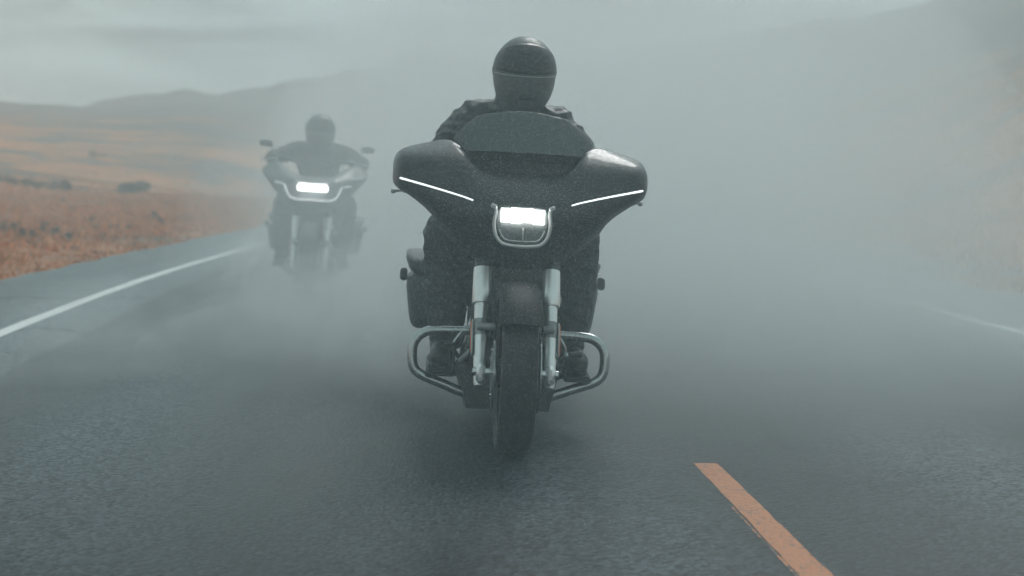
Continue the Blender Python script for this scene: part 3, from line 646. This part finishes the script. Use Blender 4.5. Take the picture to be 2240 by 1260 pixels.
for sx in (-1, 1):
    st = MB(); st.tube(catmull([(sx * .33, .50, 1.22), (sx * .37, .48, 1.27), (sx * .43, .47, 1.32)], 4), .006, 8); st.build('mirror_stem', M['satin'], hb2)
    mr = box_loft([(.435, sx * .455, 1.335, .030, .010), (.445, sx * .455, 1.335, .055, .026), (.475, sx * .455, 1.335, .062, .031), (.488, sx * .455, 1.335, .058, .028)], 16, 2.6).build('mirror', M['satin'], hb2)
gd2 = MB(); h = [(.0, .50, .40), (.15, .50, .40), (.26, .50, .395), (.30, .49, .35), (.30, .485, .29), (.26, .48, .24), (.16, .47, .17), (.0, .46, .15)]
gd2.tube(catmull(h + mirror(h)[::-1][1:-1], 4, True), .016, 12, True); gd2.build('engine_guard', M['engine'], bike2)

# ------------------------------------------------------------------ riders
def remeshed(mb, vox, smooth, name):
    me = bpy.data.meshes.new('tmp'); me.from_pydata(mb.v, [], mb.f)
    bm = bmesh.new(); bm.from_mesh(me); bmesh.ops.recalc_face_normals(bm, faces=bm.faces); bm.to_mesh(me); bm.free()
    o = bpy.data.objects.new('tmp', me); COL.objects.link(o)
    m = o.modifiers.new('r', 'REMESH'); m.mode = 'VOXEL'; m.voxel_size = vox
    s_ = o.modifiers.new('s', 'SMOOTH'); s_.iterations = smooth; s_.factor = .5
    dg = bpy.context.evaluated_depsgraph_get(); dg.update()
    r = bpy.data.meshes.new_from_object(o.evaluated_get(dg)); r.name = name
    bpy.data.objects.remove(o); bpy.data.meshes.remove(me); return r

def make_rider(bike, label, grip, sh_z, head, elbow, seed):
    gx, gy, gz = grip; hx, hy, hz = head; b = MB()
    def chain(p, r, n=12): b.tube(p, r, n, round_caps=True)
    # trunk as a loft of ovals
    T = [(1.30, .60, .12, .10), (1.28, .70, .185, .14), (1.27, .82, .180, .135), (1.25, .95, .170, .125), (1.19, 1.08, .185, .13), (1.12, sh_z - .17, .205, .135), (1.06, sh_z - .08, .205, .125), (1.02, sh_z - .01, .165, .105), (1.00, sh_z + .035, .095, .085), (hy + .03, sh_z + .09, .07, .075), (hy + .01, hz, .06, .07)]
    b.loft([[(w * math.cos(2 * math.pi * k / 22), y + d * math.sin(2 * math.pi * k / 22), z) for k in range(22)] for y, z, w, d in T])
    for sx in (-1, 1):
        sh = Vector((sx * .182, 1.03, sh_z - .045)); el_ = Vector((sx * elbow[0], elbow[1], elbow[2])); wr = Vector((sx * gx, gy + .10, gz + .012))
        chain([sh - Vector((sx * .09, 0, -.0)), sh, sh.lerp(el_, .5) + Vector((sx * .012, 0, .012)), el_, el_.lerp(wr, .35), el_.lerp(wr, .75), wr], [.085, .088, .073, .066, .064, .048, .037], 14)
        b.tube([el_.lerp(wr, .70), el_.lerp(wr, .84), el_.lerp(wr, .88)], [.052, .054, .050], 14, round_caps=True)   # cuff
        chain([wr, Vector((sx * gx, gy + .05, gz + .034)), Vector((sx * gx, gy + .01, gz + .040))], [.034, .037, .034], 12)
        b.box((sx * gx, gy + .022, gz + .038), (.088, .07, .032), .014)
        for i, (dx, ln) in enumerate(((-.036, .92), (-.012, 1.0), (.012, .95), (.035, .8))):
            x = sx * (gx + dx)
            chain([(x, gy - .002, gz + .042), (x, gy - .030 * ln, gz + .034), (x, gy - .042 * ln, gz + .006), (x, gy - .034 * ln, gz - .022 * ln), (x, gy - .014, gz - .032 * ln)], [.0118, .0112, .0106, .010, .009], 8)
        chain([(sx * (gx - .035), gy + .05, gz + .02), (sx * (gx - .058), gy + .032, gz - .002), (sx * (gx - .062), gy + .004, gz - .026), (sx * (gx - .052), gy - .016, gz - .03)], [.016, .014, .0125, .0105], 8)
        hip = Vector((sx * .10, 1.22, .745)); kn = Vector((sx * .285, .775, .815)); an = Vector((sx * .262, .665, .38))
        chain([hip, hip.lerp(kn, .4) + Vector((sx * .035, 0, .015)), kn], [.115, .112, .096], 14)
        chain([kn, kn.lerp(an, .35) + Vector((0, .02, 0)), kn.lerp(an, .75), an], [.095, .097, .082, .068], 14)
        chain([an, an + Vector((0, .01, -.06))], [.045, .04], 12)
    me = remeshed(b, .0065, 5, 'person')
    co = np.empty(len(me.vertices) * 3); me.vertices.foreach_get('co', co); co = co.reshape(-1, 3)
    no = np.empty(len(me.vertices) * 3); me.vertices.foreach_get('normal', no); no = no.reshape(-1, 3)
    # cloth folds: bunching across the sleeves and shoulders
    def fold(p):
        hand = abs(p[0]) > gx - .09 and p[1] < gy + .12 and abs(p[2] - gz) < .12
        if hand: return 0.
        q = Vector((p[0] * 9 + seed, p[1] * 9, p[2] * 17)); a = mnoise.noise(q); c = mnoise.noise(q * 2.3)
        return (1 - 2 * abs(a)) * .013 + c * .006 - .004
    dsp = np.array([fold(p) for p in co]); co += no * dsp[:, None]; me.vertices.foreach_set('co', co.ravel())
    for k in ('leather', 'denim', 'glove'): me.materials.append(M[k])
    mi = []
    for p in me.polygons:
        c = p.center; hand = abs(c.x) > gx - .09 and c.y < gy + .115 and abs(c.z - gz) < .12
        mi.append(2 if hand else (1 if (c.z < .90 and c.z < .80 + .2 * (c.y - .75)) or c.z < .78 else 0))
    me.polygons.foreach_set('material_index', mi); me.polygons.foreach_set('use_smooth', [True] * len(mi))
    per = link('person', me); per.location = bike.location; per.rotation_euler = bike.rotation_euler
    tag(per, label, 'person', 'people riding the motorcycles')
    # collar
    cl = MB(); rg = []
    for z, w, d, y in ((sh_z + .0, .125, .105, 1.0), (sh_z + .035, .100, .092, .995), (sh_z + .075, .092, .088, .99), (sh_z + .078, .084, .080, .99), (sh_z + .03, .09, .082, .995)):
        rg.append([(w * math.cos(2 * math.pi * k / 28), y + d * math.sin(2 * math.pi * k / 28), z + .006 * math.sin(3 * 2 * math.pi * k / 28)) for k in range(28)])
    cl.loft(rg, caps=False); cl.build('collar', M['leather'], per, 60)
    for sx in (-1, 1):
        bt = MB()
        bt.tube([(sx * .272, .675, .46), (sx * .272, .678, .38), (sx * .274, .665, .325)], [.064, .060, .056], 14, round_caps=True)
        bt.tube([(sx * .274, .70, .312), (sx * .278, .62, .322), (sx * .284, .53, .322), (sx * .29, .46, .316), (sx * .292, .435, .312)], [.038, .047, .047, .043, .036], 14, round_caps=True)
        bm_ = remeshed(bt, .009, 4, 'boot'); bm_.materials.append(M['boot']); bm_.polygons.foreach_set('use_smooth', [True] * len(bm_.polygons)); bo = link('boot', bm_, per)
        so_ = MB(); so_.loft([[(sx * x, y, z) for x, y in ((.238, .73), (.31, .73), (.318, .62), (.332, .50), (.318, .42), (.292, .40), (.266, .42), (.248, .50), (.234, .62))] for z in (.278, .292)]); so_.build('sole', M['rubber'], bo)
    # helmet
    def hs(th, ph, grow=0.):      # th: azimuth with 0 facing the camera (-Y), ph: elevation
        cx = math.cos(ph); x = math.sin(th) * cx; y = -math.cos(th) * cx; z = math.sin(ph)
        fr_ = max(0, -y); a, bb, c = .139, .160, .158
        k = 1.0
        if z < 0: k = cx ** -.42 * (1 - .06 * z * z) if cx > .05 else 3.3
        px_ = x * a * k; py = y * bb * (cx ** -.3 if z < 0 and cx > .05 else 1) * (1 - .08 * max(0, -z)) - .02 * fr_ * max(0, -z) * 1.6; pz = z * c
        pz = max(pz * 1.12, -.166 + .04 * max(0, y)) if z < 0 else pz
        v = Vector((px_, py, pz)); return v + v.normalized() * grow
    H = MB(); rings = []
    for i in range(27):
        ph = -math.pi / 2 * .93 + (math.pi / 2 * .93 + math.pi / 2 * .995) * i / 26
        rings.append([hs(2 * math.pi * k / 48, ph) for k in range(48)])
    H.loft(rings); hm = H.mesh('helmet', M['helmet'], 60)
    ho = link('helmet', hm, per); ho.location = (hx, hy, hz); ho.rotation_euler = (R(6), 0, R(2))
    vi = MB(); rg = []
    for i in range(13):
        q = i / 12; row = []
        for k in range(33):
            th = (k / 16 - 1) * R(88); s_ = math.cos(th * .92)
            lo = -.02 + .10 * (1 - max(0, s_)) * 1.2; hi_ = .86 * max(.05, s_) ** .45 + .06
            row.append(hs(th, lo + (hi_ - lo) * q, .0035))
        rg.append(row)
    vi.loft(rg, closed=False, caps=False); vo = vi.build('visor', M['visor'], ho, 60)
    sd_ = vo.modifiers.new('thickness', 'SOLIDIFY'); sd_.thickness = .003
    ed = MB(); ed.tube([hs(R(-78 + 156 * k / 24), -.075 + .055 * (1 - math.cos(R(-78 + 156 * k / 24) * .92)) * 1.2, .001) for k in range(25)], .0014, 6); ed.build('visor_seal', M['seam'], ho)
    for sx in (-1, 1):
        pv = MB(); c = hs(R(sx * 92), .02, .002); pv.ell(c * .965, (.008, .022, .022), 14, 8); pv.build('visor_pivot', M['helmet'], ho)
    vn = MB(); c = hs(0, -.62, .001); vn.box(c, (.06, .012, .018), .005); vn.build('chin_vent', M['satin'], ho)
    return per
make_rider(bike1, 'person in black leather jacket and dark helmet riding the nearer motorcycle', (.41, .566, 1.005), 1.365, (.027, .955, 1.535), (.345, .90, 1.10), 3.1)
make_rider(bike2, 'person in dark jacket and helmet riding the motorcycle fading in spray', (.405, .542, 1.205), 1.345, (.0, .99, 1.495), (.41, .93, 1.20), 8.7)

# ------------------------------------------------------------------ grass
def grass_mesh(name, pts, hgt, blades, label):
    n = len(pts) * blades; base = np.repeat(pts, blades, 0); hh = np.repeat(hgt, blades)
    sp = np.repeat(.06 + hgt * .12, blades)
    base = base + np.c_[rng.normal(0, 1, (n, 2)) * sp[:, None], np.zeros(n)]
    h_ = hh * rng.uniform(.55, 1.15, n); a = rng.uniform(0, 2 * np.pi, n); wv = rng.uniform(.010, .02, n) * (1 + hh)
    lean = rng.normal(0, .35, (n, 2)) * h_[:, None]; lean[:, 0] += .12 * h_
    d = np.c_[np.cos(a) * wv, np.sin(a) * wv, np.zeros(n)]
    tip = base + np.c_[lean, h_]; mid = base + np.c_[lean * .35, h_ * .6]
    v = np.stack([base - d, base + d, mid + d * .7, mid - d * .7, tip], 1).reshape(-1, 3)
    i = np.arange(n) * 5; q = np.stack([i, i + 1, i + 2, i + 3], 1); t3 = np.stack([i + 3, i + 2, i + 4], 1)
    me = bpy.data.meshes.new(name); me.vertices.add(len(v)); me.vertices.foreach_set('co', v.ravel())
    loops = np.concatenate([np.c_[q, t3].ravel()]); me.loops.add(len(loops)); me.loops.foreach_set('vertex_index', loops)
    starts = np.stack([np.arange(n) * 7, np.arange(n) * 7 + 4], 1).ravel(); me.polygons.add(2 * n); me.polygons.foreach_set('loop_start', starts)
    me.update(calc_edges=True)
    # each tussock's own straw colour
    base_c = np.array([[.68, .29, .12], [.56, .23, .09], [.72, .37, .18], [.42, .20, .10], [.24, .18, .11]])
    pick = rng.choice(5, len(pts), p=[.38, .27, .2, .1, .05]); c = np.repeat(base_c[pick], blades, 0) * rng.uniform(.75, 1.2, (n, 1)); c4 = np.repeat(np.c_[c, np.ones(n)], 5, 0)
    at = me.color_attributes.new('straw', 'FLOAT_COLOR', 'POINT'); at.data.foreach_set('color', c4.ravel().astype(np.float32))
    me.materials.append(M['straw']); return tag(link(name, me), label, 'grass', None, 'stuff')
m = bpy.data.materials.new('dry grass'); m.use_nodes = True; b = m.node_tree.nodes['Principled BSDF']; at = m.node_tree.nodes.new('ShaderNodeAttribute'); at.attribute_name = 'straw'
m.node_tree.links.new(at.outputs['Color'], b.inputs['Base Color']); b.inputs['Roughness'].default_value = .75; b.inputs['Specular IOR Level'].default_value = .2; M['straw'] = m
def scatter(n, side):
    y = 2 + 72 * rng.random(n * 3) ** .8; lat = 5.0 + 40 * rng.random(n * 3) ** 1.4; x = road_x(y) + side * lat
    ok = (np.abs(x / y) < 1.6) & (rng.random(n * 3) < .25 + 1.0 * fbm(x / 2.2, y / 2.2, 3, 5)); x, y, lat = x[ok][:n], y[ok][:n], lat[ok][:n]
    return np.c_[x, y, ground_z(x, y) - .02], (.06 + .16 * rng.random(len(x)) ** 1.3) * (.45 + .55 * sm(5, 8, lat)) * (1 - .6 * sm(30, 45, lat)) * (1 - .6 * sm(55, 74, y))
p, h_ = scatter(42000, -1); grass_mesh('grass', p, h_, 6, 'dry orange grass on the open field beside the wet road')
p, h_ = scatter(24000, 1); grass_mesh('grass', p, h_, 6, 'dry orange grass on the fogged slope across the road')

# ------------------------------------------------------------------ bushes
lm = mat('dark scrub leaves', (.050, .060, .056), .7, noise_amt=.4, noise_scale=3); sm_ = mat('scrub stems', (.06, .045, .035), .8)
def bush(px, Y, w, h, n, label, group=None, name='bush'):
    X = (px - 1120) / 3200 * Y; z = float(ground_z(X, Y)) - .04; root = empty(name, (X, Y, z)); root.rotation_euler.z = random.uniform(0, 6)
    v = []; f = []
    lob = [(random.uniform(-.65, .65) * w / 2, random.uniform(-.5, .5) * w / 2 * .8, random.uniform(.35, .72) * h, random.uniform(.28, .5)) for _ in range(7)]
    for i in range(n):
        cx, cy, cz, rr = random.choice(lob); d = Vector((random.gauss(0, 1), random.gauss(0, 1), random.gauss(0, 1))).normalized() * random.uniform(.5, 1) ** .5
        c = Vector((cx + d.x * rr * w / 2, cy + d.y * rr * w / 2, max(.03, cz + d.z * rr * h * .75))); s_ = random.uniform(.5, 1) * .055 * (h + .25)
        a = Vector((random.gauss(0, 1), random.gauss(0, 1), random.gauss(0, 1))).normalized(); bb = a.orthogonal().normalized()
        o = len(v); v += [c - a * s_, c + bb * s_ * .5, c + a * s_, c - bb * s_ * .5]; f.append((o, o + 1, o + 2, o + 3))
    me = bpy.data.meshes.new('foliage'); me.from_pydata([tuple(q) for q in v], [], f); me.materials.append(lm); link('foliage', me, root)
    st = MB()
    for cx, cy, cz, rr in lob[:5]: st.tube([(0, 0, 0), (cx * .4, cy * .4, cz * .55), (cx, cy, cz)], [.02 * h + .006, .012 * h + .004, .004], 5)
    st.build('stem', sm_, root); tag(root, label, 'bush', group); return root
bush(284, 58, 1.75, .68, 2600, 'broad dark bush standing alone on the orange field behind the tufts')
bush(150, 60, .70, .62, 900, 'round dark bush at the end of the hedge row toward the broad bush', 'bushes in the hedge row')
bush(116, 60.5, .75, .60, 900, 'second dark bush of the hedge row counted from the broad bush', 'bushes in the hedge row')
for k, (px, w_) in enumerate(((88, .9), (60, .8), (34, .9), (6, 1.0), (-26, .9))):
    bush(px, 61 + .4 * k, w_, .42 + .05 * (k % 2), 800, 'low dark shrub in the hedge row across the orange field at the picture edge', 'low shrubs of the hedge row')
for k, (px, w_) in enumerate(((345, 1.2), (385, 1.3), (430, 1.3), (480, 1.2))):
    bush(px, 62 + k, w_, .34, 700, 'low scrub strip plant between the broad dark bush and the spray', 'low scrub beyond the broad bush')
bush(216, 84, 1.0, .5, 600, 'small lone bush on the slope above the broad dark bush')
for k, (px, Y, w_) in enumerate(((14, 30, .55), (34, 29, .4), (4, 26.5, .5), (100, 27.5, .30), (122, 26.5, .34), (98, 30.5, .22), (250, 29, .42), (44, 25.5, .32), (75, 24.5, .28), (150, 24, .25), (282, 27.5, .2), (200, 33, .25), (340, 36, .3), (350, 33, .25))):
    bush(px, Y, w_ * .8, .20 + .07 * random.random(), 200, 'small dark tuft of scrub in the orange grass near the road verge', 'scrub tufts in the near field', 'scrub_tuft')

# ------------------------------------------------------------------ spray, droplets and haze
def volume_mat(name, col, aniso, density=None):
    m = bpy.data.materials.new(name); m.use_nodes = True; t = m.node_tree; t.nodes.clear()
    o = t.nodes.new('ShaderNodeOutputMaterial'); v = t.nodes.new('ShaderNodeVolumePrincipled'); t.links.new(v.outputs[0], o.inputs['Volume'])
    v.inputs['Color'].default_value = (*col, 1); v.inputs['Anisotropy'].default_value = aniso
    if density is not None: v.inputs['Density'].default_value = density
    return m, t, v
def plume(c, r, dens, seed, p=4):
    """a lumpy closed body of even mist; overlapping bodies add up"""
    b = MB(); rings = []; n, m_ = 40, 30
    for i in range(m_ + 1):
        q = -math.cos(math.pi * (i + .05) / (m_ + .1)); w_ = math.sqrt(max(1e-4, 1 - abs(q) ** p)); ring = []
        for k in range(n):
            a = 2 * math.pi * k / n; x, z = math.cos(a), math.sin(a)
            g_ = 1 + .16 * mnoise.noise(Vector((x * 1.3 + seed, q * 2.6 * (1 + r[1] / 20), z * 1.3))) + .07 * mnoise.noise(Vector((x * 3 + seed, q * 7, z * 3)))
            ring.append((c[0] + road_x(c[1] + q * r[1]) * .35 + r[0] * x * w_ * g_, c[1] + r[1] * q, c[2] + r[2] * z * w_ * g_))
        rings.append(ring)
    b.loft(rings)
    mt, _, _ = volume_mat('mist', (.74, .93, 1.0) if r[2] == 2.5 else (.985, .995, .995), .0, dens)
    return b, mt
root_s = empty('road_spray'); tag(root_s, 'pale spray thrown up behind the motorcycles along the wet road', 'spray', None, 'stuff')
for k, (c, r, d, p_) in enumerate([((1.1, 33, .3), (4.4, 27, 3.7), .030, 4), ((1.4, 32, .3), (3.7, 25, 2.7), .032, 4), ((1.1, 16, .3), (3.6, 9.6, 2.8), .082, 4), ((.6, 7.0, .2), (3.3, 4.1, 2.5), .039, 3),
        ((-.15, 9.9, .0), (1.05, 3.6, .8), .09, 3), ((-2.0, 17, .0), (1.0, 3.7, .75), .12, 3), ((2.6, 12.5, .5), (2.6, 5.5, 2.0), .03, 2), ((-.6, 20, .4), (2.6, 8, 2.6), .03, 2), ((.9, 17.0, -.1), (3.0, 11.3, .9), .095, 4), ((1.1, 12.6, -.1), (2.2, 7.6, .75), .16, 3), ((-1.0, 10.3, -.1), (1.5, 3.3, .5), .09, 3), ((-10, 42, 0), (9, 30, 4), .0035, 3)]):
    b_, mt = plume(c, r, d, k + 1.3, p_); o = b_.build('mist', mt, root_s); o['kind'] = 'stuff'

# separate billows of thicker spray rolling off the tyres
pf = MB(); prnd = random.Random(11); done = []
for _ in range(400):
    y = prnd.uniform(7.3, 19); x = prnd.uniform(-2.6, 2.7) - .05 * (y - 8); q = prnd.uniform(.45, .8) * (1 + .05 * (y - 7)); z = prnd.uniform(.05, .35) * q
    if any(math.hypot(x - a, y - b) < (q + c) * 1.05 for a, b, c in done) or abs(x + 1.9) < q + .5 and abs(y - 13.2) < q + 1.5 or abs(x + .05) < q + .5 and y < q + 8.0 or len(done) > 22: continue
    done.append((x, y, q)); rings = []
    for i in range(13):
        a = -math.pi / 2 + math.pi * (i + .03) / 12.06; ring = []
        for k in range(18):
            d = Vector((math.cos(a) * math.cos(2 * math.pi * k / 18), math.cos(a) * math.sin(2 * math.pi * k / 18), math.sin(a))); g_ = q * (.78 + .25 * mnoise.noise(d * 1.6 + Vector((x, y, 0))))
            ring.append((x + d.x * g_, y + d.y * g_, z + d.z * g_ * .8))
        rings.append(ring)
    pf.loft(rings)
mt, _, _ = volume_mat('billow', (.985, .995, .995), .0, .17); o = pf.build('billows', mt, root_s); o['kind'] = 'stuff'

hm_, _, _ = volume_mat('thin rain haze', (.975, .995, 1.0), .0, .0042)
zt = float(max(v.co.z for v in bpy.data.objects['ground'].data.vertices)); zl = float(min(v.co.z for v in bpy.data.objects['ground'].data.vertices))
mb = MB(); mb.box((0, 0, (zt + 2 + zl - 1) / 2), (1420, 1420, zt + 2 - zl + 1), .01); hz_ = mb.build('haze', hm_); tag(hz_, 'thin rain haze over the whole valley', 'haze', None, 'stuff')

nd = 130000
yy = rng.uniform(3.9, 5.9, nd); k_ = yy / 5.5
P = np.c_[rng.normal(.03, .42, nd) * k_, yy, 1.08 + (np.abs(rng.normal(.0, .62, nd)) * rng.choice([1, -1], nd, p=[.42, .58]) - .05) * k_]; P = P[P[:, 2] > .02]; nd = len(P)
r_ = .00036 + .0004 * rng.random(nd) ** 5
tt = np.array([[1, 1, 1], [1, -1, -1], [-1, 1, -1], [-1, -1, 1]], float) * .8
V = P[:, None, :] + tt[rng.permutation(4)][None] * r_[:, None, None]; F = (np.array([[0, 1, 2], [0, 3, 1], [0, 2, 3], [1, 3, 2]])[None] + (np.arange(nd) * 4)[:, None, None]).reshape(-1, 3)
me = bpy.data.meshes.new('water_droplets'); me.from_pydata(V.reshape(-1, 3).tolist(), [], F.tolist())
wd = bpy.data.materials.new('water drop'); wd.use_nodes = True; t = wd.node_tree; t.nodes.clear(); L = t.links.new
o_ = t.nodes.new('ShaderNodeOutputMaterial'); mx = t.nodes.new('ShaderNodeMixShader'); d1 = t.nodes.new('ShaderNodeBsdfDiffuse'); d2 = t.nodes.new('ShaderNodeBsdfTranslucent')
for d_ in (d1, d2): d_.inputs['Color'].default_value = (.72, .77, .79, 1)
mx.inputs[0].default_value = .5; L(d1.outputs[0], mx.inputs[1]); L(d2.outputs[0], mx.inputs[2]); L(mx.outputs[0], o_.inputs[0]); me.materials.append(wd)
tag(link('water_droplets', me), 'fine water drops flying around the nearer motorcycle', 'droplets', None, 'stuff')
